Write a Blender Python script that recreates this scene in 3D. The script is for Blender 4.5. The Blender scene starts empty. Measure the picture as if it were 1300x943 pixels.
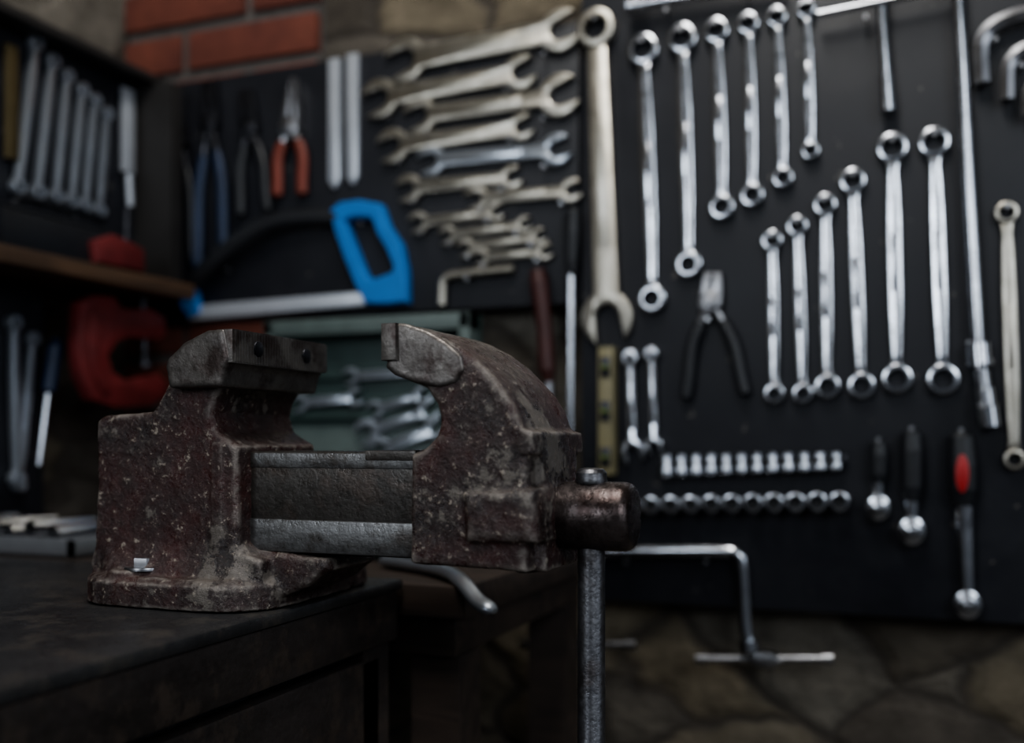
import bpy, bmesh, math, random
from mathutils import Vector, Matrix
random.seed(4)
sc = bpy.context.scene
TH = math.atan(0.388); C, S = math.cos(TH), math.sin(TH)
CAMZ = 0.975            # camera height above the floor
HZ = 560.0; F = 1300.0  # survey constants of the photograph

# ---------------------------------------------------------------- materials
def new_mat(name):
    m = bpy.data.materials.new(name); m.use_nodes = True
    nt = m.node_tree; return m, nt, nt.nodes, nt.links, nt.nodes['Principled BSDF']

def ramp(N, L, fac, stops):
    r = N.new('ShaderNodeValToRGB'); L.new(fac, r.inputs[0])
    e = r.color_ramp.elements
    while len(e) < len(stops): e.new(0.5)
    for i, (p, c) in enumerate(stops):
        e[i].position = p
        e[i].color = (c, c, c, 1) if isinstance(c, (int, float)) else (*c, 1)
    return r.outputs[0]

def noise(N, L, co, scale, detail=5, rough=.6, dist=0):
    n = N.new('ShaderNodeTexNoise'); n.inputs['Scale'].default_value = scale
    n.inputs['Detail'].default_value = detail; n.inputs['Roughness'].default_value = rough
    n.inputs['Distortion'].default_value = dist
    L.new(co, n.inputs['Vector']); return n.outputs[0]

def mix(N, L, fac, a, b, mode='MIX'):
    m = N.new('ShaderNodeMix'); m.data_type = 'RGBA'; m.blend_type = mode
    for v, i in ((fac, 0), (a, 6), (b, 7)):
        if hasattr(v, 'links') or hasattr(v, 'is_linked'): L.new(v, m.inputs[i])
        else: m.inputs[i].default_value = v if isinstance(v, (int, float)) else (*v, 1)
    return m.outputs[2]

def bump(N, L, P, h, dist=.001, strength=.6):
    b = N.new('ShaderNodeBump'); b.inputs['Distance'].default_value = dist
    b.inputs['Strength'].default_value = strength
    L.new(h, b.inputs['Height']); L.new(b.outputs[0], P.inputs['Normal'])

def obj_co(N, scale=None, gen='Object', L=None):
    t = N.new('ShaderNodeTexCoord'); o = t.outputs[gen]
    if scale:
        m = N.new('ShaderNodeMapping'); m.inputs['Scale'].default_value = scale
        L.new(o, m.inputs[0]); o = m.outputs[0]
    return o

def metal(name, col, rough, var=.12, metallic=1.0, dirt=None, nscale=40, bs=.25):
    m, nt, N, L, P = new_mat(name)
    co = obj_co(N)
    n = noise(N, L, co, nscale, 6, .65)
    d = dirt or tuple(c * .45 for c in col)
    L.new(mix(N, L, ramp(N, L, n, [(.38, 1.0), (.62, 0.0)]), col, d), P.inputs['Base Color'])
    n2 = noise(N, L, co, nscale * 3, 4)
    L.new(ramp(N, L, n2, [(.3, max(.04, rough - var)), (.7, rough + var)]), P.inputs['Roughness'])
    P.inputs['Metallic'].default_value = metallic
    bump(N, L, P, n2, .0004, bs)
    return m

def plain(name, col, rough=.5, var=.3, nscale=30, metallic=0, bstr=.2, spec=.5):
    m, nt, N, L, P = new_mat(name)
    co = obj_co(N); n = noise(N, L, co, nscale, 6, .65)
    L.new(mix(N, L, ramp(N, L, n, [(.35, 0.0), (.7, 1.0)]), col, tuple(c * (1 - var) for c in col)), P.inputs['Base Color'])
    P.inputs['Roughness'].default_value = rough; P.inputs['Metallic'].default_value = metallic
    P.inputs['Specular IOR Level'].default_value = spec
    bump(N, L, P, n, .0006, bstr); return m

CHROME = metal('chrome_vanadium', (.58, .60, .64), .19, .05, dirt=(.44, .45, .48), nscale=14, bs=.03)
NICKEL = metal('warm_nickel', (.53, .50, .44), .36, .05, dirt=(.39, .365, .31), nscale=18, bs=.06)
STEEL = metal('bare_steel', (.38, .38, .40), .33, .06, dirt=(.28, .28, .29), bs=.08)
SOCK = metal('socket_chrome', (.40, .41, .44), .16, .04, dirt=(.30, .31, .33), bs=.04)
DARKST = metal('dark_steel', (.08, .08, .09), .42)
HOLE_SHADE = plain('socket_recess_shade', (.008, .008, .009), .7)  # near-black colour stands for the shade inside openings, painted on shallow discs
BLACK = plain('black_rubber', (.012, .013, .016), .42)
BLUEGR = plain('blue_grip', (.012, .026, .065), .5)
BLUE = plain('blue_paint', (.02, .17, .48), .42, .15)
RED = plain('red_enamel', (.15, .018, .018), .55, .5)
ORANGE = plain('orange_grip', (.18, .034, .018), .5)
REDGR = plain('red_grip', (.36, .02, .02), .4)
GREEN = plain('green_plastic', (.036, .062, .057), .5, .3)
GREENL = plain('pale_green_plastic', (.10, .13, .122), .5, .25)
YELLOW = plain('yellow_level_paint', (.22, .195, .11), .5)
SILVERP = plain('silver_painted', (.30, .31, .33), .35, .15, metallic=.6)
WHITE = plain('pale_aluminium', (.56, .59, .64), .32, .1, metallic=.5, bstr=.05)
SATIN = plain('satin_chrome', (.50, .54, .60), .28, .12, metallic=.85, bstr=.03)

def board_mat():
    m, nt, N, L, P = new_mat('black_board_paint')
    co = obj_co(N); n = noise(N, L, co, 5, 8, .7); n2 = noise(N, L, co, 120, 4, .7); n3 = noise(N, L, co, 45, 3, .5)
    c = mix(N, L, ramp(N, L, n, [(.35, 0.0), (.75, 1.0)]), (.008, .009, .013), (.018, .019, .024))
    c = mix(N, L, ramp(N, L, n3, [(.71, 0.0), (.75, .7)]), c, (.12, .11, .10))
    L.new(c, P.inputs['Base Color'])
    L.new(ramp(N, L, n, [(.3, .42), (.7, .6)]), P.inputs['Roughness'])
    P.inputs['Specular IOR Level'].default_value = .4
    bump(N, L, P, n2, .0006, .5); return m
BOARD = board_mat()

def stone_mat():
    m, nt, N, L, P = new_mat('rubble_stone')
    co = obj_co(N, (1, 1, 1.45), 'Object', L)
    w = N.new('ShaderNodeTexNoise'); w.inputs['Scale'].default_value = 4.2; w.inputs['Detail'].default_value = 4
    L.new(co, w.inputs['Vector'])
    va = N.new('ShaderNodeVectorMath'); va.operation = 'MULTIPLY_ADD'
    L.new(w.outputs['Color'], va.inputs[0]); va.inputs[1].default_value = (.20, .20, .20); L.new(co, va.inputs[2])
    def vor(feature):
        v = N.new('ShaderNodeTexVoronoi'); v.feature = feature; v.inputs['Scale'].default_value = 4.8
        L.new(va.outputs[0], v.inputs['Vector']); return v
    e = vor('DISTANCE_TO_EDGE').outputs['Distance']; cell = vor('F1').outputs['Color']
    sep = N.new('ShaderNodeSeparateColor'); L.new(cell, sep.inputs[0])
    col = ramp(N, L, sep.outputs[0], [(.0, (.16, .128, .088)), (.3, (.23, .195, .14)), (.55, (.085, .072, .060)), (.8, (.145, .128, .105)), (1., (.25, .23, .195))])
    n = noise(N, L, co, 11, 9, .74)
    col = mix(N, L, .8, col, ramp(N, L, n, [(.34, .30), (.64, 1.0)]), 'MULTIPLY')
    edge = ramp(N, L, e, [(.01, .85), (.07, 0.0)])
    col = mix(N, L, edge, col, (.055, .047, .040))
    L.new(col, P.inputs['Base Color']); P.inputs['Roughness'].default_value = .85
    P.inputs['Specular IOR Level'].default_value = .25
    h = mix(N, L, .5, ramp(N, L, e, [(0, 0.0), (.12, 1.0)]), n)
    bump(N, L, P, h, .024, .65); return m
STONE = stone_mat()

def brick_mat():
    m, nt, N, L, P = new_mat('red_brick')
    co = obj_co(N); n = noise(N, L, co, 9, 3, .5); n2 = noise(N, L, co, 45, 8, .75)
    c = mix(N, L, ramp(N, L, n, [(.35, 0.0), (.65, 1.0)]), (.21, .062, .038), (.135, .038, .026))
    c = mix(N, L, .6, c, ramp(N, L, n2, [(.3, .4), (.7, 1.0)]), 'MULTIPLY')
    L.new(c, P.inputs['Base Color']); P.inputs['Roughness'].default_value = .85
    bump(N, L, P, n2, .003, .6); return m
BRICK = brick_mat()
MORTAR = plain('mortar', (.12, .107, .098), .9, .4, 40, bstr=.6)

def wood_mat(name, a, b, scale):
    m, nt, N, L, P = new_mat(name)
    co = obj_co(N, scale, 'Object', L); n = noise(N, L, co, 3, 8, .6, 1.5)
    L.new(mix(N, L, ramp(N, L, n, [(.3, 0.0), (.7, 1.0)]), a, b), P.inputs['Base Color'])
    P.inputs['Roughness'].default_value = .6; bump(N, L, P, n, .001, .5); return m
WOODY = wood_mat('old_brown_wood', (.10, .055, .03), (.035, .02, .012), (12, 1.5, 12))
WOODX = wood_mat('dark_wood', (.055, .038, .029), (.019, .014, .012), (1.5, 12, 12))

def vise_paint():
    m, nt, N, L, P = new_mat('chipped_maroon_paint')
    co = obj_co(N)
    big = noise(N, L, co, 13, 6, .6); med = noise(N, L, co, 48, 9, .75); fine = noise(N, L, co, 170, 5, .7)
    tiny = noise(N, L, co, 420, 3, .6)
    c = mix(N, L, ramp(N, L, big, [(.38, 0.0), (.60, 1.0)]), (.048, .0145, .0130), (.0165, .0112, .0108))
    c = mix(N, L, ramp(N, L, med, [(.45, 0.0), (.62, .75)]), c, (.020, .0120, .0112))
    c = mix(N, L, ramp(N, L, fine, [(.50, 0.0), (.70, .45)]), c, (.095, .060, .050))
    comb = mix(N, L, .5, med, big)
    c = mix(N, L, ramp(N, L, comb, [(.542, 0.0), (.562, .85)]), c, (.13, .112, .096))    # bare dusty chips
    c = mix(N, L, ramp(N, L, fine, [(.615, 0.0), (.64, .9)]), c, (.29, .25, .205))       # pale specks
    c = mix(N, L, ramp(N, L, tiny, [(.655, 0.0), (.685, .65)]), c, (.25, .21, .175))
    g = N.new('ShaderNodeNewGeometry')
    edge = ramp(N, L, g.outputs['Pointiness'], [(.504, 0.0), (.540, .9)])
    em = N.new('ShaderNodeMath'); em.operation = 'MULTIPLY'; L.new(edge, em.inputs[0])
    L.new(ramp(N, L, med, [(.43, .0), (.55, 1.0)]), em.inputs[1])
    c = mix(N, L, em.outputs[0], c, (.24, .21, .185))
    # dust lying on upward faces
    sx = N.new('ShaderNodeSeparateXYZ'); L.new(g.outputs['Normal'], sx.inputs[0])
    up = N.new('ShaderNodeMath'); up.operation = 'MULTIPLY'
    L.new(ramp(N, L, sx.outputs[2], [(.45, 0.0), (.97, .6)]), up.inputs[0]); L.new(ramp(N, L, fine, [(.38, .1), (.62, 1.0)]), up.inputs[1])
    c = mix(N, L, up.outputs[0], c, (.12, .10, .088))
    L.new(c, P.inputs['Base Color'])
    L.new(ramp(N, L, med, [(.38, .18), (.58, .46)]), P.inputs['Roughness'])
    P.inputs['Specular IOR Level'].default_value = .65
    h = mix(N, L, .4, med, fine); bump(N, L, P, h, .0038, 1.0); return m
PAINT = vise_paint()

def worn_steel(name, a, b, rough=.4, dirs=None, metallic=.75, spec=(.09, .05, .04), nf=25):
    m, nt, N, L, P = new_mat(name)
    co = obj_co(N, dirs, 'Object', L) if dirs else obj_co(N)
    co2 = obj_co(N)
    n = noise(N, L, co, nf, 8, .7); n2 = noise(N, L, co2, 160, 4, .7); n3 = noise(N, L, co2, 30, 8, .7)
    c = mix(N, L, ramp(N, L, n, [(.35, 0.0), (.65, 1.0)]), a, b)
    c = mix(N, L, ramp(N, L, n3, [(.5, 0.0), (.62, .85)]), c, spec)
    L.new(c, P.inputs['Base Color']); P.inputs['Metallic'].default_value = metallic
    L.new(ramp(N, L, n2, [(.3, rough - .12), (.7, rough + .15)]), P.inputs['Roughness'])
    bump(N, L, P, mix(N, L, .5, n, n2), .0014, .7); return m
JAWST = worn_steel('worn_jaw_steel', (.20, .185, .17), (.10, .09, .085), .42, spec=(.055, .040, .036))
SLIDEST = worn_steel('oily_slide_steel', (.072, .066, .060), (.040, .036, .033), .34, (1, 1, 2.5), .6, (.070, .055, .047), 14)
SLIDEBR = worn_steel('polished_slide_steel', (.21, .21, .21), (.125, .122, .12), .36, (.6, 1, 3), .85, (.08, .07, .063), 16)
SCREWST = worn_steel('screw_steel', (.15, .125, .12), (.060, .047, .045), .27, None, .8, (.036, .023, .021))
HANDLEST = worn_steel('handle_steel', (.18, .18, .19), (.11, .11, .12), .36, (1, 1, .3), .9, (.08, .07, .07))
BENCHST = worn_steel('dark_bench_steel', (.054, .054, .056), (.026, .026, .028), .36, None, .4, (.082, .074, .066), 7)
BENCHFR = worn_steel('rusty_frame', (.064, .053, .049), (.031, .026, .024), .43, (1, .3, 1), .4, (.085, .065, .053))

# ---------------------------------------------------------------- mesh helpers
def area2(p): return sum(p[i][0]*p[(i+1) % len(p)][1]-p[(i+1) % len(p)][0]*p[i][1] for i in range(len(p)))
def inset(p, d):
    n = len(p); out = []
    for i in range(n):
        a, b, c = Vector(p[i-1]), Vector(p[i]), Vector(p[(i+1) % n])
        e1 = (b-a).normalized(); e2 = (c-b).normalized()
        n1 = Vector((-e1.y, e1.x)); n2 = Vector((-e2.y, e2.x)); m = n1+n2
        if m.length < 1e-4: m = n1
        m.normalize(); k = max(.5, m.dot(n1)); out.append(b+m*(d/k))
    return out
def bridge(bm, A, B, mat):
    n = len(A)
    for i in range(n):
        try: f = bm.faces.new((A[i], A[(i+1) % n], B[(i+1) % n], B[i])); f.material_index = mat
        except ValueError: pass
def cap(bm, A, mat):
    try: f = bm.faces.new(A); f.material_index = mat
    except ValueError: pass
def prism(bm, pts, w0, w1, bev=0, mat=0, both=False, M=None):
    p = [tuple(q) for q in pts]
    if area2(p) < 0: p.reverse()
    lay = []
    if both and bev: lay += [(w0, bev), (w0+bev*.3, bev*.3), (w0+bev, 0)]
    else: lay += [(w0, 0)]
    if bev: lay += [(w1-bev, 0), (w1-bev*.3, bev*.3), (w1, bev)]
    else: lay += [(w1, 0)]
    loops = []
    for w, d in lay:
        q = inset(p, d) if d else p
        vs = []
        for x in q:
            v = Vector((x[0], x[1], w)); vs.append(bm.verts.new(M @ v if M else v))
        loops.append(vs)
    for a, b in zip(loops, loops[1:]): bridge(bm, a, b, mat)
    cap(bm, loops[0][::-1], mat); cap(bm, loops[-1], mat)
def ring(bm, c, ro, ri, w0, w1, mat=0, star=True, n=24):
    b = (ro-ri)*.35
    prof = [(ro, w0), (ro, w1-b), (ro-b*.35, w1-b*.3), (ro-b, w1), (ri+b*.4, w1), (ri, w1-b*.5), (ri, w0)]
    loops = []
    for k, (r, w) in enumerate(prof):
        vs = []
        for i in range(n):
            rr = r*(.9 if (star and k >= 4 and i % 2) else 1)
            a = 2*math.pi*i/n
            vs.append(bm.verts.new((c[0]+rr*math.cos(a), c[1]+rr*math.sin(a), w)))
        loops.append(vs)
    loops.append(loops[0])
    for a, b2 in zip(loops, loops[1:]): bridge(bm, a, b2, mat)
def tube(bm, pts, rad, seg=12, mat=0, capends=True, flat=1.0):
    pts = [Vector(p) for p in pts]
    if isinstance(rad, (int, float)): rad = [rad]*len(pts)
    loops = []; ref = None
    for i, p in enumerate(pts):
        if i == 0: t = pts[1]-pts[0]
        elif i == len(pts)-1: t = pts[-1]-pts[-2]
        else: t = (pts[i+1]-p).normalized()+(p-pts[i-1]).normalized()
        t.normalize()
        if ref is None:
            ref = Vector((0, 0, 1)) if abs(t.z) < .9 else Vector((1, 0, 0))
        ref = (ref-t*ref.dot(t)).normalized(); o = t.cross(ref)
        loops.append([bm.verts.new(p+(ref*math.cos(2*math.pi*k/seg)*flat+o*math.sin(2*math.pi*k/seg))*rad[i]) for k in range(seg)])
    for a, b in zip(loops, loops[1:]): bridge(bm, a, b, mat)
    if capends: cap(bm, loops[0][::-1], mat); cap(bm, loops[-1], mat)
def box(bm, a, b, bev=0, mat=0):
    prism(bm, [(a[0], a[1]), (b[0], a[1]), (b[0], b[1]), (a[0], b[1])], a[2], b[2], bev, mat, both=bool(bev))
def arc(c, r, a0, a1, n):
    return [(c[0]+r*math.cos(math.radians(a0+(a1-a0)*i/n)), c[1]+r*math.sin(math.radians(a0+(a1-a0)*i/n))) for i in range(n+1)]
def smooth_path(pts, n=5):
    P = [Vector(p) for p in pts]; out = []
    for i in range(len(P)-1):
        a = P[max(i-1, 0)]; b = P[i]; c = P[i+1]; d = P[min(i+2, len(P)-1)]
        for k in range(n):
            t = k/n
            out.append(.5*((2*b)+(c-a)*t+(2*a-5*b+4*c-d)*t*t+(3*b-a-3*c+d)*t**3))
    out.append(P[-1]); return out

def finish(bm, name, mats, M=None, parent=None, recenter=True, ang=35):
    bmesh.ops.recalc_face_normals(bm, faces=bm.faces[:])
    if recenter:
        lo = Vector([min(v.co[i] for v in bm.verts) for i in range(3)])
        hi = Vector([max(v.co[i] for v in bm.verts) for i in range(3)])
        c = (lo+hi)/2; bmesh.ops.translate(bm, verts=bm.verts[:], vec=-c)
    else: c = Vector((0, 0, 0))
    me = bpy.data.meshes.new(name); bm.to_mesh(me); bm.free()
    for m in mats: me.materials.append(m)
    for p in me.polygons: p.use_smooth = True
    me.set_sharp_from_angle(angle=math.radians(ang))
    o = bpy.data.objects.new(name, me); sc.collection.objects.link(o)
    mw = (M or Matrix()) @ Matrix.Translation(c)
    if parent: o.parent = parent
    o.matrix_world = mw
    return o

# wall frames: (u, v, w) = along wall, up from camera height, out of wall
class Frame:
    def __init__(s, kind, plane):
        s.kind, s.plane = kind, plane
        if kind == 'B': s.M = Matrix(((1, 0, 0, 0), (0, 0, -1, plane), (0, 1, 0, CAMZ), (0, 0, 0, 1)))
        else: s.M = Matrix(((0, 0, 1, plane), (1, 0, 0, 0), (0, 1, 0, CAMZ), (0, 0, 0, 1)))
    def _t(s, px):
        a = (px-650)/F; rx, ry = a*C-S, a*S+C
        return (s.plane*rx/ry, s.plane/ry) if s.kind == 'B' else (s.plane*ry/rx, s.plane/rx)
    def pt(s, px, py):
        u, t = s._t(px); return Vector((u, (HZ-py)/F*t))
    def k(s, px): return s._t(px)[1]/F
BK = Frame('B', 1.30)
nails = {'B': [], 'L': []}

# ---------------------------------------------------------------- tool makers
def ring_spanner(fr, x1, y1, r1, x2, y2, r2, w=13, mat=None, name='ring_spanner', nail=True):
    bm = bmesh.new(); a, b = fr.pt(x1, y1), fr.pt(x2, y2); k1, k2 = fr.k(x1), fr.k(x2)
    d = (b-a).normalized(); n = Vector((-d.y, d.x)); R1, R2 = r1*k1, r2*k2; hw = w*.5*(k1+k2)/2
    ring(bm, a, R1, R1*.66, .002, .014); ring(bm, b, R2, R2*.66, .002, .014)
    A = a+d*R1*.84; B = b-d*R2*.84; L = (B-A).length
    pr = [(0, .95), (.05, .72), (.12, .85), (.3, 1.0), (.5, 1.02), (.7, 1.0), (.88, .85), (.95, .72), (1, .95)]
    pts = [A+d*L*t+n*hw*q for t, q in pr]+[A+d*L*t-n*hw*q for t, q in reversed(pr)]
    prism(bm, pts, .003, .0115, hw*.30)
    # raised brand panel
    q = [A+d*L*.36+n*hw*.42, A+d*L*.64+n*hw*.42, A+d*L*.64-n*hw*.42, A+d*L*.36-n*hw*.42]
    prism(bm, q, .011, .0122, .0004)
    if nail: nails[fr.kind].append(a+Vector((0, R1*.4)))
    return finish(bm, name, [mat or CHROME], fr.M)

def head_pts(c, beta, R, hw, tilt, slot=.48):
    dl = math.asin(min(.9, hw/R)); phi = beta+math.pi+tilt; g = math.asin(slot)
    def P(a, r): return Vector((c[0]+r*math.cos(a), c[1]+r*math.sin(a)))
    out = []; a0, a1 = beta+dl, phi-g
    if a1 < a0: a1 += 2*math.pi
    for i in range(9):
        t = i/8; out.append(P(a0+(a1-a0)*t, R*(1+.16*t**3)))
    f = Vector((math.cos(phi), math.sin(phi))); n = Vector((-f.y, f.x)); s = R*slot; cc = Vector(c)
    out += [cc-n*s*.98+f*R*.1, cc-n*s*.9-f*R*.18, cc-n*s*.35-f*R*.42, cc+n*s*.35-f*R*.42, cc+n*s*.9-f*R*.18, cc+n*s*.98+f*R*.1]
    a0 = phi+g; a1 = beta-dl
    while a1 < a0: a1 += 2*math.pi
    for i in range(9):
        t = i/8; out.append(P(a0+(a1-a0)*t, R*(1+.16*(1-t)**3)))
    return out

def open_wrench(fr, x1, y1, r1, x2, y2, r2, w=16, mat=None, name='open_end_wrench', tilt=.26):
    bm = bmesh.new(); a, b = fr.pt(x1, y1), fr.pt(x2, y2); R1, R2 = r1*fr.k(x1), r2*fr.k(x2)
    hw = w*.5*fr.k((x1+x2)/2); be = math.atan2(b.y-a.y, b.x-a.x)
    pts = head_pts(a, be, R1, hw, tilt)+head_pts(b, be+math.pi, R2, hw, tilt)
    prism(bm, pts, .003, .012, min(R1, R2)*.10)
    d = (b-a).normalized(); n = Vector((-d.y, d.x)); L = (b-a).length
    q = [a+d*L*.25+n*hw*.5, a+d*L*.75+n*hw*.5, a+d*L*.75-n*hw*.5, a+d*L*.25-n*hw*.5]
    prism(bm, q, .0115, .013, .0007)
    if fr is BK: nails['B'].append(a-Vector((-R1*.6, R1*1.1))); nails['B'].append(b-Vector((R2*.6, R2*1.1)))
    return finish(bm, name, [mat or NICKEL], fr.M)

def combo_wrench(fr, xr, yr, rr, xo, yo, ro, w=16, mat=None, tilt=.0, w2=None):
    bm = bmesh.new(); a, b = fr.pt(xr, yr), fr.pt(xo, yo); R1, R2 = rr*fr.k(xr), ro*fr.k(xo)
    hw = w*.5*fr.k(xr); hw2 = (w2 or w)*.5*fr.k(xo)
    ring(bm, a, R1, R1*.64, .002, .018)
    d = (b-a).normalized(); n = Vector((-d.y, d.x)); be = math.atan2(-d.y, -d.x)
    hp = head_pts(b, be, R2, hw2, tilt); A = a+d*R1*.84
    pts = hp+[A+n*hw, A-n*hw] if (Vector(hp[-1])-b).dot(n) > 0 else hp+[A-n*hw, A+n*hw]
    prism(bm, pts, .003, .014, hw*.3)
    q = [A+d*(b-A).length*.15+n*hw*.5, A+d*(b-A).length*.75+n*hw2*.5, A+d*(b-A).length*.75-n*hw2*.5, A+d*(b-A).length*.15-n*hw*.5]
    prism(bm, q, .0135, .015, .0007)
    nails[fr.kind].append(a+Vector((0, R1*.4)))
    return finish(bm, 'combination_wrench', [mat or CHROME], fr.M)

def pliers(fr, tip, piv, h1, h2, rp, gm, jm=None, bow=10, long_nose=False):
    bm = bmesh.new(); T, Pv = fr.pt(*tip), fr.pt(*piv); k = fr.k(piv[0]); R = rp*k
    d = (T-Pv).normalized(); n = Vector((-d.y, d.x)); L = (T-Pv).length
    w0, w1 = (.9, .22) if long_nose else (1.0, .75)
    for s in (1, -1):
        pts = [Pv+n*s*R*.03, Pv+n*s*R*w0-d*R*.2, Pv+n*s*R*w0+d*L*.35, T+n*s*R*w1, T+n*s*R*.06]
        prism(bm, pts, .004, .016, R*.1, 0)
    prism(bm, arc(Pv, R*1.05, 0, 360, 18)[:-1], .003, .018, R*.15, 0)
    prism(bm, arc(Pv, R*.4, 0, 360, 12)[:-1], .018, .021, R*.1, 0)
    cen = (fr.pt(*h1)+fr.pt(*h2))*.5
    for h in (h1, h2):
        H = fr.pt(*h); e = (H-Pv); side = Vector((-e.y, e.x)).normalized()
        if side.dot(H-cen) < 0: side = -side
        mid = Pv+e*.45+side*bow*k
        pth = smooth_path([(*Pv, .010), (*(Pv+e*.15+side*bow*.5*k), .010), (*mid, .011), (*(Pv+e*.8+side*bow*.3*k), .011), (*H, .011)], 4)
        n0 = 5
        tube(bm, pth[:n0+1], R*.42, 10, 0); rs = [R*.58*(.8 if i in (0,) else 1) for i in range(len(pth)-n0)]; rs[-1] *= .5
        tube(bm, pth[n0:], rs, 12, 1, flat=.75)
    nails[fr.kind].append(Pv-d*R*1.5)
    return finish(bm, 'pliers', [jm or STEEL, gm], fr.M)

# ---------------------------------------------------------------- room shell
def slab(name, a, b, mat, bev=0, parent=None):
    bm = bmesh.new(); box(bm, a, b, bev); return finish(bm, name, [mat], parent=parent)
slab('floor', (-1.35, -2.2, -.05), (2.2, 1.5, 0), plain('concrete_floor', (.11, .10, .09), .8, .4, 8))
slab('wall_back', (-1.35, 1.345, 0), (2.2, 1.5, 2.7), STONE)
slab('wall_left', (-1.35, -2.2, 0), (-1.18, 1.345, 2.7), STONE)
slab('ceiling', (-1.35, -2.2, 2.7), (2.2, 1.5, 2.8), plain('plaster_ceiling', (.25, .24, .22), .9))

# brick pier in the corner
bm = bmesh.new(); box(bm, (-1.179, 1.322, 0.001), (-.825, 1.344, 2.699), 0, 1)
r = 0; z = .004
while z < 2.63:
    x = -1.18-(0.12 if r % 2 else 0)
    while x < -.83:
        x0, x1 = max(x, -1.179), min(x+.230, -.822)
        if x1-x0 > .03: box(bm, (x0, 1.313+random.uniform(0, .002), z), (x1, 1.33, z+.058), .003, 0)
        x += .246
    z += .074; r += 1
finish(bm, 'brick_pier', [BRICK, MORTAR])

# ---------------------------------------------------------------- workbench
zt = .85
bm = bmesh.new()
box(bm, (-1.175, -.45, zt-.010), (-.43, .833, zt), .0025, 0)             # steel sheet top
box(bm, (-1.17, -.45, zt-.055), (-.434, .830, zt-.0105), .002, 1)         # angle frame
for y in (-.40, .78):
    for x in (-1.16, -.49): box(bm, (x, y, .0), (x+.05, y+.045, zt-.056), .002, 1)
box(bm, (-1.15, -.43, .12), (-.455, .82, zt-.056), .002, 2)               # drawer carcass
for i in range(3):
    y0 = -.40+i*.41
    for z0, z1 in ((.60, .785), (.37, .585), (.14, .355)):
        box(bm, (-.458, y0, z0), (-.440, y0+.385, z1), .003, 1)
        tube(bm, [(-.44, y0+.13, (z0+z1)/2), (-.42, y0+.14, (z0+z1)/2), (-.42, y0+.25, (z0+z1)/2), (-.44, y0+.26, (z0+z1)/2)], .005, 8, 3)
finish(bm, 'workbench', [BENCHST, BENCHFR, DARKST, STEEL])

bm = bmesh.new()
box(bm, (-1.175, .837, .815), (-.37, 1.248, .845), .002, 0)
box(bm, (-1.15, .86, .775), (-.39, 1.24, .815), .002, 0)
for x in (-1.12, -.44):
    for y in (.87, 1.19): box(bm, (x, y, 0), (x+.05, y+.05, .775), .003, 0)
box(bm, (-1.12, .88, .3), (-.40, 1.23, .32), .002, 0)
finish(bm, 'side_table', [WOODX])

# ---------------------------------------------------------------- bench vise
def VP(px, py, y):
    a = (px-650)/F; rx, ry = a*C-S, a*S+C
    return (y*rx/ry, (HZ-py)/F*y/ry)
vise = bpy.data.objects.new('bench_vise', None); sc.collection.objects.link(vise)
vise.location = (-.5, .69, .85); bpy.context.view_layer.update()
MV = Matrix(((1, 0, 0, 0), (0, 0, 1, 0), (0, 1, 0, CAMZ), (0, 0, 0, 1)))
def xprism(bm, pts, y0, y1, bev=.003, mat=0): prism(bm, pts, y0, y1, bev, mat, True, MV)
def rsect(x0, x1, y0, y1, r, n=5):
    p = []
    for cx, cy, a in ((x1-r, y1-r, 0), (x0+r, y1-r, 90), (x0+r, y0+r, 180), (x1-r, y0+r, 270)):
        p += arc((cx, cy), r, a, a+90, n)
    return p
def loft(bm, secs, mat=0):
    loops = []
    for z, x0, x1, y0, y1, r in secs:
        loops.append([bm.verts.new((q[0], q[1], CAMZ+z)) for q in rsect(x0, x1, y0, y1, r)])
    for a, b in zip(loops, loops[1:]): bridge(bm, a, b, mat)
    cap(bm, loops[0][::-1], mat); cap(bm, loops[-1], mat)
ctex = bpy.data.textures.new('cast_lumps', 'CLOUDS'); ctex.noise_scale = .016; ctex.noise_depth = 4
def cast(bm, name, mat, voxel=.0017, disp=.0018, sm=3):
    o = finish(bm, name, [mat], parent=vise, ang=180, recenter=False)
    m = o.modifiers.new('r', 'REMESH'); m.mode = 'VOXEL'; m.voxel_size = voxel; m.use_smooth_shade = True
    m = o.modifiers.new('s', 'SMOOTH'); m.iterations = sm; m.factor = .5
    m = o.modifiers.new('d', 'DISPLACE'); m.texture = ctex; m.strength = disp; m.mid_level = .5; m.texture_coords = 'LOCAL'
    return o
# fixed body
bm = bmesh.new(); yb = .632
pp = [(122, 534), (130, 527), (192, 523), (203, 505), (212, 486), (284, 486), (272, 505), (267, 525), (274, 548), (300, 566), (301, 700), (330, 712), (330, 738), (118, 738), (113, 715), (119, 690), (122, 620)]
xprism(bm, [VP(x, y, yb) for x, y in pp], yb, .740, .003)
loft(bm, [(-.1240, -.610, -.436, .610, .79, .045), (-.106, -.610, -.436, .610, .79, .045), (-.102, -.606, -.440, .615, .785, .042)])
loft(bm, [(-.112, -.60, -.44, .618, .775, .035), (-.098, -.599, -.444, .625, .765, .025), (-.086, -.597, -.452, .630, .75, .015), (-.078, -.597, -.460, .632, .742, .012)])
xprism(bm, [(-.50, -.07), (-.46, -.080), (-.397, -.086), (-.395, -.094), (-.415, -.108), (-.445, -.120), (-.50, -.120)], .647, .723, .004)
# raised bead round the slide mouth
xprism(bm, [(-.486, .000), (-.475, .000), (-.475, -.086), (-.486, -.086)], .6305, .742, .0015)
# nut housing boss
xprism(bm, [(-.612, -.015), (-.59, -.01), (-.59, -.075), (-.612, -.07)], .655, .715, .006)
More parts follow.
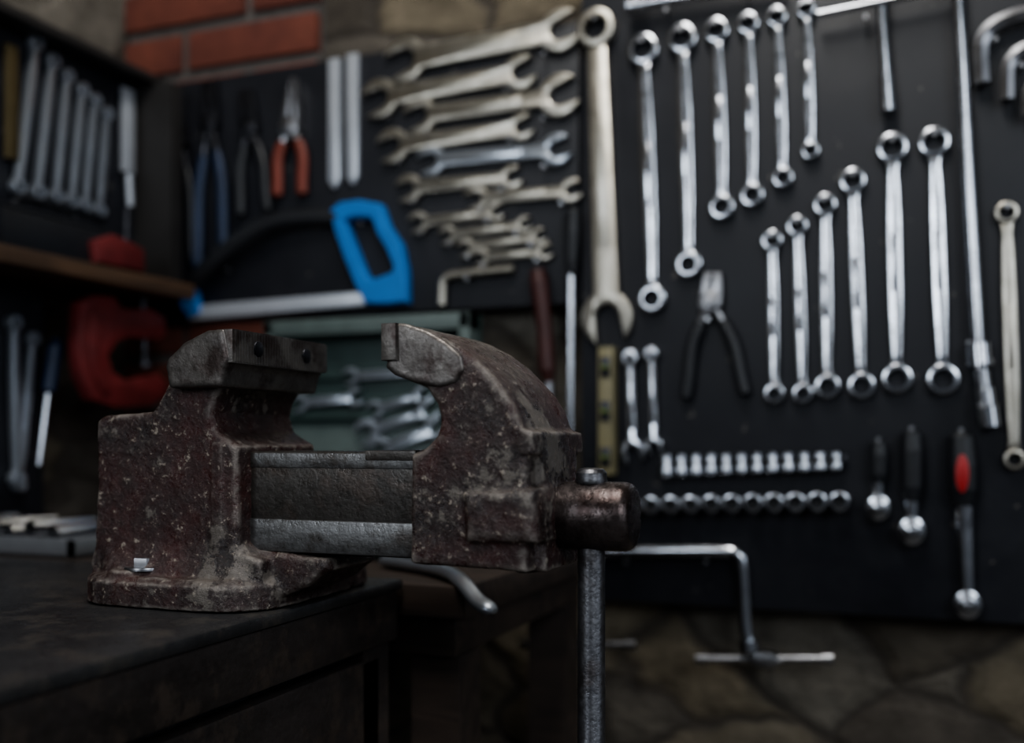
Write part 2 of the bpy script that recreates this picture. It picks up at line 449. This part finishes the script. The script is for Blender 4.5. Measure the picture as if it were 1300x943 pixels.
# hold-down lugs
for cx, cy in ((-.558, .632), (-.455, .775)):
    prism(bm, arc((cx, cy), .018, 0, 360, 20)[:-1], CAMZ-.124, CAMZ-.098, .002, 0, True)
cast(bm, 'fixed_body', PAINT)
# fixed jaw head
bm = bmesh.new()
fj = [(209, 466), (212, 455), (232, 434), (262, 419), (284, 417), (291, 456), (285, 468), (280, 491), (213, 493)]
xprism(bm, [VP(x, y, .620) for x, y in fj], .620, .750, .0025)
cast(bm, 'fixed_jaw_head', JAWST, .0016, .0010, 2)
bm = bmesh.new()
x0, z0 = VP(291, 460, .62); z1 = VP(291, 417, .62)[1]
xprism(bm, [(x0-.012, z0), (x0+.002, z0), (x0+.002, z1), (x0-.012, z1)], .621, .749, .0008)
for i in range(36):     # knurled serrations on the gripping face
    y = .6235+i*.00355; xprism(bm, [(x0+.001, z0+.001), (x0+.0028, z0+.001), (x0+.0028, z1-.001), (x0+.001, z1-.001)], y, y+.0017, 0)
for y in (.652, .718):
    M = Matrix.Translation((x0+.0033, y, CAMZ+(z0+z1)/2)) @ Matrix.Rotation(math.pi/2, 4, 'Y')
    prism(bm, arc((0, 0), .006, 0, 360, 20)[:-1], -.002, .0004, .0008, 1, False, M)
finish(bm, 'fixed_jaw_plate', [JAWST, DARKST], parent=vise)
# slide bar
bm = bmesh.new()
box(bm, (-.50, .650, CAMZ-.083), (-.32, .720, CAMZ-.0075), .0015, 0)
box(bm, (-.50, .6488, CAMZ-.0825), (-.325, .7212, CAMZ-.058), .0012, 1)
box(bm, (-.50, .6494, CAMZ-.020), (-.325, .7206, CAMZ-.0085), .001, 1)
box(bm, (-.365, .6490, CAMZ-.014), (-.325, .7210, CAMZ-.0065), .0008, 0)
finish(bm, 'slide_bar', [SLIDEST, SLIDEBR], parent=vise)
# moving jaw body
bm = bmesh.new(); ym = .628
mp = [(500, 474), (520, 484), (540, 492), (553, 512), (558, 534), (552, 555), (536, 570), (521, 577), (519, 716), (600, 722), (668, 728), (669, 575), (664, 545), (652, 515), (632, 485), (606, 458), (575, 435), (545, 420), (520, 413), (500, 411)]
xprism(bm, [VP(x, y, ym) for x, y in mp], ym, .738, .004)
xprism(bm, [VP(x, y, ym) for x, y in [(655, 541), (676, 548), (677, 577), (655, 577)]], ym-.001, .739, .002)
bx = [VP(x, y, .625) for x, y in [(588, 624), (680, 620), (682, 690), (590, 690)]]
xprism(bm, bx, .6225, .745, .006)
xprism(bm, [(-.25, -.004), (-.229, -.006), (-.227, -.088), (-.25, -.09)], .646, .724, .004)
cast(bm, 'moving_jaw_body', PAINT)
bm = bmesh.new()
mj = [(496, 410), (512, 410), (540, 419), (566, 434), (586, 452), (588, 470), (578, 486), (556, 492), (528, 487), (500, 476), (489, 466), (491, 455)]
xprism(bm, [VP(x, y, .626) for x, y in mj], .626, .748, .0012)
cast(bm, 'moving_jaw_head', JAWST, .0016, .0010, 2)
bm = bmesh.new()
xa, za = VP(481, 457, .62); xb, zb = VP(500, 409, .62)
xprism(bm, [(xa, za), (xb, za), (xb, zb), (xa, zb)], .6225, .7495, .001)
for i in range(35):
    y = .626+i*.00355; xprism(bm, [(xa-.0008, za+.001), (xa+.001, za+.001), (xa+.001, zb-.001), (xa-.0008, zb-.001)], y, y+.0017, 0)
finish(bm, 'moving_jaw_plate', [JAWST], parent=vise)
# screw + head
def lathe_x(bm, prof, cy, cz, mat=0, seg=40):
    loops = [[bm.verts.new((x, cy+r*math.cos(2*math.pi*k/seg), cz+r*math.sin(2*math.pi*k/seg))) for k in range(seg)] for x, r in prof]
    for a, b in zip(loops, loops[1:]): bridge(bm, a, b, mat)
    cap(bm, loops[0], mat); cap(bm, loops[-1], mat)
bm = bmesh.new(); zc = CAMZ-.052
lathe_x(bm, [(-.245, .0255), (-.233, .0268), (-.231, .0258), (-.230, .0215), (-.228, .0215), (-.227, .0232), (-.224, .0240), (-.182, .0240), (-.178, .0228), (-.176, .0205), (-.1755, .018)], .685, zc)
finish(bm, 'screw_head', [SCREWST], parent=vise)
bm = bmesh.new(); hx = -.2065
def lathe_z(bm, prof, cx, cy, mat=0, seg=28):
    loops = [[bm.verts.new((cx+r*math.cos(2*math.pi*k/seg), cy+r*math.sin(2*math.pi*k/seg), z)) for k in range(seg)] for z, r in prof]
    for a, b in zip(loops, loops[1:]): bridge(bm, a, b, mat)
    cap(bm, loops[0][::-1], mat); cap(bm, loops[-1], mat)
T = CAMZ
lathe_z(bm, [(T-.300, .004), (T-.298, .009), (T-.292, .0115), (T-.282, .0115), (T-.279, .0098), (T-.03, .0096), (T-.0295, .0108), (T-.0275, .0114), (T-.0255, .0108), (T-.022, .0108), (T-.0195, .009), (T-.0185, .005)], hx, .685)
finish(bm, 'tommy_bar', [HANDLEST], parent=vise)
bm = bmesh.new()
M = Matrix.Translation((-.2315, .6455, CAMZ-.05)) @ Matrix.Rotation(math.pi/2, 4, 'X')
prism(bm, arc((0, 0), .005, 0, 360, 16)[:-1], -.002, .003, .001, 0, False, M)
finish(bm, 'set_screw', [SCREWST], parent=vise)
# hold-down bolts
bm = bmesh.new()
for cx, cy in ((-.548, .634), (-.455, .775)):
    prism(bm, arc((cx, cy), .0165, 0, 360, 24)[:-1], CAMZ-.0985, CAMZ-.0960, .0005, 0)
    prism(bm, [(cx+.0105*math.cos(math.radians(a)), cy+.0105*math.sin(math.radians(a))) for a in range(10, 370, 60)], CAMZ-.0962, CAMZ-.0890, .001, 0)
finish(bm, 'hold_down_bolts', [STEEL], parent=vise)

# ---------------------------------------------------------------- back boards tools
for d in [(819, 66, 20, 830, 380, 18, 19), (868, 52, 19, 876, 337, 17, 18), (911, 42, 16, 918, 265, 16, 17), (951, 33, 14, 956, 250, 15, 15),
          (987, 25, 13, 995, 228, 13, 14), (1024, 15, 12, 1030, 194, 11, 13),
          (981, 307, 13, 984, 500, 13, 14), (1013, 289, 13, 1020, 500, 13, 14), (1048, 262, 14, 1051, 491, 16, 15),
          (1083, 232, 16, 1094, 490, 17, 16), (1133, 190, 19, 1139, 481, 19, 18), (1186, 183, 19, 1197, 482, 20, 18)]:
    ring_spanner(BK, *d[:6], w=d[6])
ring_spanner(BK, 1277, 272, 14, 1287, 583, 13, 17, NICKEL)
for d in [(519, 78, 28, 712, 42, 27, 30), (487, 127, 25, 662, 95, 22, 24), (537, 149, 23, 711, 124, 27, 22), (503, 187, 22, 664, 164, 17, 20),
          (523, 241, 18, 652, 227, 15, 16), (608, 254, 16, 727, 244, 15, 15), (535, 284, 14, 632, 271, 12, 12),
          (572, 300, 12, 668, 287, 11, 11), (595, 316, 12, 686, 302, 11, 10), (614, 328, 11, 694, 321, 11, 10)]:
    open_wrench(BK, *d[:6], w=d[6])
open_wrench(BK, 551, 206, 19, 708, 192, 20, 18, SATIN)
combo_wrench(BK, 760, 40, 25, 773, 402, 33, 25, NICKEL, .12, 34)
combo_wrench(BK, 803, 455, 11, 806, 572, 16, 11, CHROME, .2)
combo_wrench(BK, 830, 450, 9, 833, 565, 11, 9, CHROME, .2)

# flat files / steel strips
for (x, y0, y1) in ((427, 76, 240), (450, 70, 235)):
    bm = bmesh.new(); a, b = BK.pt(x, y0), BK.pt(x, y1); h = 8*BK.k(x)
    prism(bm, [(a.x-h, a.y), (a.x+h, a.y), (a.x+h, b.y+.012), (a.x+h*.2, b.y), (a.x-h*.2, b.y), (a.x-h, b.y+.012)], .002, .008, .0015)
    finish(bm, 'steel_file', [WHITE], BK.M); nails['B'].append(a+Vector((0, .004)))

# hacksaw
bm = bmesh.new()
outer = [(427, 270), (440, 260), (464, 257), (491, 262), (500, 288), (516, 312), (523, 345), (524, 386), (500, 389), (472, 388), (460, 366), (446, 332), (434, 298)]
inner = [(447, 284), (455, 280), (468, 279), (480, 281), (487, 300), (499, 320), (507, 340), (506, 348), (496, 352), (478, 358), (471, 348), (462, 325), (453, 302)]
O = [BK.pt(*p) for p in outer]; I = [BK.pt(*p) for p in inner]
lp = [[bm.verts.new((p.x, p.y, w)) for p in q] for q, w in ((O, .003), (O, .018), (inset(O[::-1], .003)[::-1], .022), (inset(I[::-1], -.003)[::-1], .022), (I, .018), (I, .003))]
lp.append(lp[0])
for a, b in zip(lp, lp[1:]): bridge(bm, a, b, 0)
k = BK.k(400)
bow = smooth_path([(*BK.pt(446, 279), .014), (*BK.pt(400, 278), .020), (*BK.pt(350, 288), .026), (*BK.pt(305, 318), .028), (*BK.pt(270, 348), .026), (*BK.pt(248, 368), .016)], 5)
tube(bm, bow, 11*k, 12, 1, flat=.55)
q = [BK.pt(*p) for p in [(236, 366), (246, 358), (256, 372), (262, 398), (248, 404), (238, 392)]]; prism(bm, q, .004, .018, .002, 0)
q = [BK.pt(*p) for p in [(246, 390), (472, 371), (472, 388), (246, 408)]]; prism(bm, q, .006, .014, .0015, 2)
finish(bm, 'hacksaw', [BLUE, BLACK, WHITE], BK.M); nails['B'].append(BK.pt(467, 286)); nails['B'].append(BK.pt(300, 345))

def bar(fr, pts, r, mat, name, w=.010, hexa=False, nail=None):
    bm = bmesh.new(); k = fr.k(pts[0][0])
    pth = smooth_path([(*fr.pt(*p), w) for p in pts], 6)
    tube(bm, pth, r*k, 6 if hexa else 14)
    if nail: nails[fr.kind].append(fr.pt(*nail))
    return finish(bm, name, [mat], fr.M)
bar(BK, [(656, 343), (620, 346), (585, 350), (572, 353), (566, 361), (565, 388)], 6, NICKEL, 'hex_key', nail=(600, 356))
bar(BK, [(1246, 112), (1244, 80), (1246, 57), (1258, 41), (1285, 28), (1330, 18)], 10, STEEL, 'hex_key', .016, True, (1262, 58))
bar(BK, [(1277, 132), (1277, 105), (1279, 88), (1290, 74), (1310, 64), (1345, 55)], 9, STEEL, 'hex_key', .016, True, (1295, 90))
bar(BK, [(1303, 152), (1303, 135), (1306, 118), (1316, 106), (1335, 98), (1360, 92)], 8, STEEL, 'hex_key', .016, True, (1320, 120))

# pliers on left board
pliers(BK, (232, 140), (236, 185), (222, 330), (250, 338), 9, BLACK, DARKST, bow=6, long_nose=True)
pliers(BK, (272, 106), (272, 160), (256, 345), (290, 325), 12, BLUEGR, DARKST, bow=8)
pliers(BK, (318, 118), (322, 165), (310, 278), (345, 272), 12, BLACK, DARKST, bow=8)
pliers(BK, (378, 102), (374, 165), (357, 252), (389, 250), 13, ORANGE, STEEL, bow=10, long_nose=True)
# combination pliers on right board
pliers(BK, (907, 348), (904, 386), (872, 508), (948, 503), 14, BLACK, STEEL, bow=9)

def turned(fr, segs, w=.018):
    """segs: list of (x, y, radius_px, mat)"""
    bm = bmesh.new()
    for a, b in zip(segs, segs[1:]):
        tube(bm, [(*fr.pt(a[0], a[1]), w), (*fr.pt(b[0], b[1]), w)], [a[2]*fr.k(a[0]), b[2]*fr.k(b[0])], 14, a[3])
    return bm
bm = turned(BK, [(733, 268, 4, 1), (733, 272, 9, 1), (732, 300, 10, 1), (731, 335, 8, 1), (731, 350, 6, 0), (730, 352, 5, 0), (729, 560, 5, 0), (729, 575, 6, 0), (729, 592, 7, 0), (729, 598, 2, 0)])
finish(bm, 'long_screwdriver', [CHROME, BLACK], BK.M)
bm = turned(BK, [(688, 345, 9, 1), (690, 360, 12, 1), (697, 420, 10, 1), (700, 470, 11, 1), (702, 486, 6, 0), (703, 540, 5, 0), (703, 545, 2, 0)])
finish(bm, 'file_with_handle', [STEEL, plain('dull_red_wood', (.05, .012, .010), .5)], BK.M)
# spirit level
bm = bmesh.new()
A, B = BK.pt(765, 442), BK.pt(784, 602)
prism(bm, [(A.x, A.y), (B.x, A.y), (B.x, B.y), (A.x, B.y)], .002, .022, .002, 0)
for y0, y1 in ((455, 480), (510, 535), (568, 592)):
    a, b = BK.pt(768, y0), BK.pt(781, y1); prism(bm, [(a.x, a.y), (b.x, a.y), (b.x, b.y), (a.x, b.y)], .022, .024, .0008, 1)
    tube(bm, [(a.x+.002, (a.y+b.y)/2, .025), (b.x-.002, (a.y+b.y)/2, .025)], .003, 10, 2)
finish(bm, 'spirit_level', [YELLOW, DARKST, plain('vial_green', (.12, .16, .05), .2)], BK.M)

# breaker bar with universal joint + socket
bm = turned(BK, [(1212, -60, 8, 0), (1215, 0, 8, 0), (1229, 250, 8, 0), (1240, 436, 8, 0), (1240, 438, 14, 0), (1242, 465, 15, 0), (1244, 470, 9, 0), (1247, 492, 9, 0), (1247, 494, 12, 0), (1250, 515, 12, 0), (1250, 517, 14, 0), (1254, 542, 13, 0)], .02)
a = BK.pt(1243, 462); k = BK.k(1243); tube(bm, [(a.x-15*k, a.y, .02), (a.x+15*k, a.y, .02)], 5*k, 10)
finish(bm, 'universal_joint_bar', [CHROME], BK.M); nails['B'].append(BK.pt(1229, 437))
bm = turned(BK, [(1118, -25, 7, 0), (1119, 20, 7, 0), (1125, 100, 7, 0), (1125, 102, 9, 0), (1128, 148, 10, 0)], .02)
tube(bm, [(*BK.pt(1040, 29), .026), (*BK.pt(1215, -6), .026)], 5*BK.k(1100), 12)
finish(bm, 't_handle_socket_wrench', [CHROME], BK.M); nails['B'].append(BK.pt(1100, 30))
bm = turned(BK, [(802, 17, 10, 0), (825, 13, 9, 0), (826, 12, 6, 0), (905, 0, 6, 0), (1000, -14, 6, 0)], .02)
finish(bm, 'socket_extension_bar', [CHROME], BK.M); nails['B'].append(BK.pt(850, 20)); nails['B'].append(BK.pt(950, 2))

def ratchet(x0, y0, hx, hy, hr, hm, hend=.5, hw=11, inlay=False):
    bm = bmesh.new(); k = BK.k(x0); L = lambda t: (x0+(hx-x0)*t, y0+(hy-y0)*t)
    segs = [(0, .5, 1), (.03, .9, 1), (.2, 1.05, 1), (hend*.8, 1.0, 1), (hend, .75, 1), (hend+.01, .62, 0), (1, .5, 0)]
    for (t0, r0, m), (t1, r1, _) in zip(segs, segs[1:]):
        tube(bm, [(*BK.pt(*L(t0)), .016), (*BK.pt(*L(t1)), .016)], [r0*hw*k, r1*hw*k], 14, m, flat=.8)
    c = BK.pt(hx, hy); R = hr*k; f = .9
    prism(bm, [(c.x+R*f*math.cos(t*math.pi/14), c.y+R*math.sin(t*math.pi/14)) for t in range(28)], .004, .024, R*.2, 0)
    prism(bm, arc(c, R*.62, 0, 360, 24)[:-1], .024, .028, R*.12, 0)
    prism(bm, arc(c, R*.40, 0, 360, 20)[:-1], .028, .0285, 0, 2)
    prism(bm, [c+Vector((sx*R*.24, sy*R*.24)) for sx, sy in ((1, 1), (-1, 1), (-1, -1), (1, -1))], .028, .036, .001, 0)
    if inlay:
        a = BK.pt(x0+1, y0+52)
        prism(bm, [(a.x+8*k*math.cos(t*math.pi/10), a.y+24*k*math.sin(t*math.pi/10)) for t in range(20)], .024, .0325, .001, 3)
    nails['B'].append(BK.pt(x0, y0-2))
    return finish(bm, 'ratchet_handle', [CHROME, hm, HOLE_SHADE, REDGR], BK.M)
ratchet(1116, 560, 1115, 643, 17, BLACK, hend=.62)
ratchet(1157, 546, 1157, 672, 19, BLACK, hend=.70, hw=14)
ratchet(1219, 548, 1227, 764, 19, BLACK, hend=.42, hw=18, inlay=True)

# socket rails: upper row clipped upright, lower row facing out
def socket_rail(x0, y0, x1, y1, n, r, upright):
    bm = bmesh.new(); k0, k1 = BK.k(x0), BK.k(x1)
    a, b = BK.pt(x0, y0), BK.pt(x1, y1)
    h = r*k0*.4
    prism(bm, [(a.x-.012, a.y-h), (b.x+.012, b.y-h), (b.x+.012, b.y+h), (a.x-.012, a.y+h)], .001, .006, .0008, 1)
    step = (b-a).length/(n-1)
    for i in range(n):
        t = i/(n-1); c = a.lerp(b, t); R = min(r*(k0+(k1-k0)*t)*(1.12-.28*t), step*.485)
        if upright:
            H = 14*k0*(1.05-.25*t); w = .006+R
            tube(bm, [(c.x, c.y-H, w), (c.x, c.y-H+.0015, w), (c.x, c.y-H*.1, w), (c.x, c.y+H*.15, w), (c.x, c.y+H-.001, w), (c.x, c.y+H, w)], [R*.88, R*1.0, R*1.0, R*.80, R*.80, R*.70], 24, 0)
            tube(bm, [(c.x, c.y+H, w), (c.x, c.y+H+.0003, w)], R*.4, 12, 2)
        else:
            prism(bm, arc(c, R*.82, 0, 360, 20)[:-1], .006, .022, .001, 0)
            ring(bm, c, R, R*.6, .018, .030, n=36, star=False); prism(bm, arc(c, R*.66, 0, 360, 20)[:-1], .022, .0225, 0, 2)
    return finish(bm, 'socket_set', [SOCK if upright else CHROME, DARKST, HOLE_SHADE], BK.M)
socket_rail(849, 590, 1062, 584, 12, 14, True)
socket_rail(808, 640, 1067, 635, 11, 16, False)

# chrome L-handle (lug wrench) at board foot and tap wrenches on the wall beneath
bm = bmesh.new(); k = BK.k(900); w = .0115
tube(bm, smooth_path([(*BK.pt(742, 699), w), (*BK.pt(850, 698), w), (*BK.pt(915, 698), w), (*BK.pt(938, 702), w), (*BK.pt(944, 722), w), (*BK.pt(948, 790), w), (*BK.pt(952, 812), w)], 5), 9*k, 14)
tube(bm, [(*BK.pt(951, 810), w), (*BK.pt(953, 824), w)], 13*k, 16)
finish(bm, 'lug_wrench', [CHROME], BK.M); nails['B'].append(BK.pt(800, 711)); nails['B'].append(BK.pt(900, 711))
for (x0, x1, yy, r) in ((662, 808, 818, 4.5), (884, 1058, 836, 5)):
    bm = bmesh.new(); m = (x0+x1)/2; k = BK.k(m)
    tube(bm, [(*BK.pt(x0, yy), .0), (*BK.pt(x0+14, yy), .0)], r*1.4*k, 12)
    tube(bm, [(*BK.pt(x0+12, yy), .0), (*BK.pt(x1-12, yy), .0)], r*k, 12)
    tube(bm, [(*BK.pt(x1-14, yy), .0), (*BK.pt(x1, yy), .0)], r*1.5*k, 12)
    c = BK.pt(m, yy); prism(bm, [(c.x-22*k, c.y), (c.x-10*k, c.y+9*k), (c.x+10*k, c.y+9*k), (c.x+22*k, c.y), (c.x+10*k, c.y-9*k), (c.x-10*k, c.y-9*k)], -.012, .010, .002)
    tube(bm, [(c.x, c.y, -.0449), (c.x, c.y, -.008)], .003, 8)
    finish(bm, 'tap_wrench', [STEEL], BK.M)

# boards themselves (with hanging nails)
def board(fr, name, u0, u1, v0, v1, th):
    bm = bmesh.new()
    prism(bm, [(u0, v0), (u1, v0), (u1, v1), (u0, v1)], -th, .001, .001, 0, True)
    for q in nails[fr.kind]:
        if u0 < q.x < u1 and v0 < q.y < v1:
            tube(bm, [(q.x, q.y, 0), (q.x, q.y, .021)], .0013, 6, 1)
            tube(bm, [(q.x, q.y, .0205), (q.x, q.y, .022)], .003, 8, 1)
    return finish(bm, name, [BOARD, STEEL], fr.M)
uL0 = BK.pt(203, 200).x; uL1 = BK.pt(735, 200).x
vt = BK.pt(203, 110).y; vb = BK.pt(300, 407).y
board(BK, 'tool_board', uL0, uL1, vb, vt, .010)
uR0 = uL1+.004; uR1 = .62; vRb = BK.pt(1000, 775).y
board(BK, 'tool_board', uR0, uR1, vRb, .66, .012)

# ---------------------------------------------------------------- left wall
bm = bmesh.new()
box(bm, (-1.165, .30, CAMZ+.236), (-1.10, 1.268, CAMZ+.54), .002, 0)
box(bm, (-1.10, 1.245, CAMZ+.236), (-1.03, 1.268, CAMZ+.54), .002, 1)
box(bm, (-1.165, .30, CAMZ+.54), (-1.06, 1.27, CAMZ+.552), .001, 1)
finish(bm, 'wall_cabinet', [BOARD, plain('cabinet_side', (.022, .02, .019), .6)])
bm = bmesh.new(); box(bm, (-1.178, .30, CAMZ+.212), (-1.0, 1.262, CAMZ+.2345), .002, 0)
finish(bm, 'wall_shelf', [WOODY])
slab('tool_rack_panel', (-1.165, .30, CAMZ-.10), (-1.1, 1.07, CAMZ+.208), BOARD, .002)
LT = Frame('L', -1.098)
for d in [(40, 55, 10, 17, 238, 10, 14), (61, 78, 10, 42, 245, 10, 13), (80, 97, 9, 66, 250, 9, 12), (99, 115, 9, 86, 256, 9, 12), (115, 128, 8, 103, 262, 8, 11), (130, 145, 8, 121, 268, 8, 10)]:
    ring_spanner(LT, *d[:6], w=d[6], nail=False, mat=SATIN)
bm = bmesh.new(); a, b = LT.pt(2, 55), LT.pt(16, 205)
prism(bm, [(a.x, a.y), (b.x, a.y), (b.x, b.y), (a.x, b.y)], 0.003, .012, .002); finish(bm, 'brass_rule', [plain('brass', (.13, .10, .05), .45, .2, metallic=.6)], LT.M)
bm = bmesh.new(); a, b = LT.pt(151, 110), LT.pt(165, 222)
prism(bm, [(a.x, a.y), (b.x, a.y), (b.x, b.y), (a.x, b.y)], 0.003, .010, .002)
a = LT.pt(158, 222); b = LT.pt(160, 262); tube(bm, [(*a, .008), (*b, .008)], .005, 10)
finish(bm, 'steel_file', [WHITE], LT.M)
ring_spanner(LT, 12, 410, 10, 16, 608, 11, w=13, nail=False, mat=SATIN)
ring_spanner(LT, 36, 430, 9, 18, 615, 9, w=11, nail=False, mat=SATIN)
bm = turned(LT, [(62, 432, 6, 1), (58, 440, 10, 1), (50, 496, 9, 1), (49, 500, 4, 0), (38, 590, 3, 0)], .016)
finish(bm, 'screwdriver', [CHROME, BLUEGR], LT.M)
# dark case on shelf
bm = bmesh.new(); z0 = CAMZ+.2350
box(bm, (-1.09, .93, z0), (-1.02, 1.13, z0+.05), .004, 0); box(bm, (-1.085, .94, z0+.05), (-1.025, 1.12, z0+.058), .003, 0)
tube(bm, smooth_path([(-1.055, .98, z0+.057), (-1.055, .99, z0+.075), (-1.055, 1.07, z0+.075), (-1.055, 1.08, z0+.057)], 4), .004, 8, 0)
finish(bm, 'tool_case', [BLACK])
# red G-clamp hanging under the shelf: thick C casting, screw on the open side
G = Frame('L', -1.045); bm = bmesh.new()
cp = [(96, 384), (112, 374), (140, 376), (150, 392), (186, 392), (204, 402), (206, 424), (196, 434), (160, 428), (144, 434), (132, 452), (138, 472), (156, 484), (196, 474), (208, 486), (204, 504), (186, 516), (140, 518), (112, 508), (98, 480), (93, 440)]
prism(bm, [G.pt(*p) for p in cp], -.013, .010, .004, 0, True)
prism(bm, [G.pt(*p) for p in [(106, 396), (118, 392), (120, 420), (114, 450), (118, 480), (132, 496), (120, 498), (108, 474), (103, 436)]], .009, .015, .002, 0)
a, b = G.pt(180, 352), G.pt(184, 466); tube(bm, [(*a, 0), (*b, 0)], .006, 12, 1)
a2 = G.pt(184, 460); tube(bm, [(*a2, 0), (*b, 0)], .013, 14, 1)
finish(bm, 'g_clamp', [RED, DARKST], G.M)
# red clamp head resting on shelf end
bm = bmesh.new()
G2 = Frame('L', -1.02)
q = [G2.pt(*p) for p in [(112, 306), (136, 298), (158, 308), (174, 316), (176, 346), (150, 341), (136, 339), (116, 333)]]
q = [Vector((p.x, max(p.y, .2352))) for p in q]
prism(bm, q, -.014, .014, .004, 0, True); a, b = G2.pt(160, 312), G2.pt(162, 264)
tube(bm, [(*a, 0), (*b, 0)], .005, 10, 1)
finish(bm, 'bar_clamp', [RED, DARKST], G2.M)

# ---------------------------------------------------------------- things on the side table
zs = .845
bm = bmesh.new(); X0, X1 = -.83, -.52
TB = Frame('B', 1.235)
za, zb2 = zs-CAMZ+.0005, .165
prism(bm, [(X0, za), (X1, za), (X1, zb2), (X0, zb2)], 0, .012, .003, 0, True)
for q in ([(X0, za), (X0+.016, za), (X0+.016, zb2), (X0, zb2)], [(X1-.016, za), (X1, za), (X1, zb2), (X1-.016, zb2)], [(X0, zb2-.022), (X1, zb2-.022), (X1, zb2), (X0, zb2)], [(X0, za), (X1, za), (X1, za+.022), (X0, za+.022)]):
    prism(bm, q, .010, .045, .003, 1, True)
for vv in (.03, .085): prism(bm, [(X0+.01, vv), (X1-.01, vv), (X1-.01, vv+.010), (X0+.01, vv+.010)], .010, .022, .002, 0, True)
prism(bm, [(X0+.02, -.12), (X1-.02, -.12), (X1-.02, .02), (X0+.02, .02)], .0115, .0135, .001, 1)
case = finish(bm, 'green_tool_case', [GREEN, GREENL], TB.M)
TI = Frame('B', 1.220)
for d in [(450, 478, 11, 560, 470, 10, 11), (470, 548, 17, 548, 522, 15, 13), (488, 570, 16, 556, 545, 14, 14), (480, 520, 12, 540, 502, 12, 11), (385, 512, 12, 455, 505, 12, 12)]:
    o = open_wrench(TI, *d[:6], w=d[6], mat=SATIN)
    mw = o.matrix_world.copy(); bpy.context.view_layer.update(); o.parent = case; o.matrix_parent_inverse = case.matrix_world.inverted(); o.matrix_world = mw
bm = bmesh.new()
box(bm, (X0, .98, zs+.001), (X1, 1.185, zs+.010), .003, 0)
for a, b in (((X0, .98), (X1, .994)), ((X0, 1.171), (X1, 1.185)), ((X0, .98), (X0+.014, 1.185)), ((X1-.014, .98), (X1, 1.185))):
    box(bm, (*a, zs+.001), (*b, zs+.045), .003, 1)
for i in range(9): tube(bm, [(X0+.035+i*.030, 1.08, zs+.010), (X0+.035+i*.030, 1.08, zs+.040)], .011, 14, 2)
finish(bm, 'socket_tray', [GREEN, GREENL, CHROME])
# chrome tray at left
bm = bmesh.new()
box(bm, (-1.13, .875, zs+.001), (-.86, 1.0, zs+.006), .002, 0)
for a, b in (((-1.13, .875), (-.86, .881)), ((-1.13, .994), (-.86, 1.0)), ((-1.13, .875), (-1.124, 1.0)), ((-.866, .875), (-.86, 1.0))): box(bm, (*a, zs+.001), (*b, zs+.022), .002, 0)
for i in range(7): tube(bm, [(-1.11+i*.034, .895, zs+.024+.006*(i % 2)), (-1.08+i*.03, .98, zs+.026+.004*(i % 2))], .010, 10, 1)
finish(bm, 'steel_parts_tray', [SILVERP, CHROME])
# curved chrome lever overhanging the table
bm = bmesh.new()
pth = smooth_path([(-.50, .93, zs+.0075), (-.44, .90, zs+.0075), (-.40, .868, zs+.0075), (-.375, .843, zs+.003), (-.352, .825, zs-.010), (-.332, .815, zs-.016)], 5)
tube(bm, pth, [.0085]*(len(pth)-3)+[.008, .006, .003], 14, flat=.7)
finish(bm, 'curved_pry_lever', [SATIN])

# ---------------------------------------------------------------- lights
def area(name, loc, tgt, size, e, col, sy=None):
    l = bpy.data.lights.new(name, 'AREA'); l.energy = e; l.size = size; l.color = col
    if sy: l.shape = 'RECTANGLE'; l.size_y = sy
    o = bpy.data.objects.new(name, l); sc.collection.objects.link(o); o.location = loc
    o.rotation_euler = (Vector(tgt)-Vector(loc)).to_track_quat('-Z', 'Y').to_euler()
area('window_daylight', (1.1, -.9, 1.9), (-.1, 1.2, 1.0), .9, 16, (.86, .93, 1.0))
area('ceiling_lamp', (-.25, .35, 2.5), (-.3, .9, 1.0), .35, 18, (1.0, .98, .94), 1.0)
area('side_window', (-1.0, -1.3, 1.6), (-.4, .8, .95), .7, 13, (.85, .92, 1.0))
area('added_right_fill', (2.0, .2, 1.5), (-1.0, .9, 1.0), 1.0, 7, (.82, .90, 1.0))  # added fill light to give the left-rack spanners highlights; no known doorway
w = bpy.data.worlds.new('World'); sc.world = w; w.use_nodes = True
w.node_tree.nodes['Background'].inputs[0].default_value = (.52, .57, .65, 1)
w.node_tree.nodes['Background'].inputs[1].default_value = .13

# ---------------------------------------------------------------- camera
cd = bpy.data.cameras.new('camera'); cam = bpy.data.objects.new('camera', cd); sc.collection.objects.link(cam)
cd.sensor_width = 36; cd.lens = 36; cd.shift_y = (HZ-471.5)/1300
cam.location = (0, 0, CAMZ); cam.rotation_euler = (math.pi/2, 0, TH)
cd.dof.use_dof = True; cd.dof.focus_distance = .745; cd.dof.aperture_fstop = 2.4
cd.clip_start = .02
sc.camera = cam
sc.view_settings.view_transform = 'AgX'
sc.view_settings.look = 'AgX - Medium High Contrast'
sc.view_settings.exposure = .10
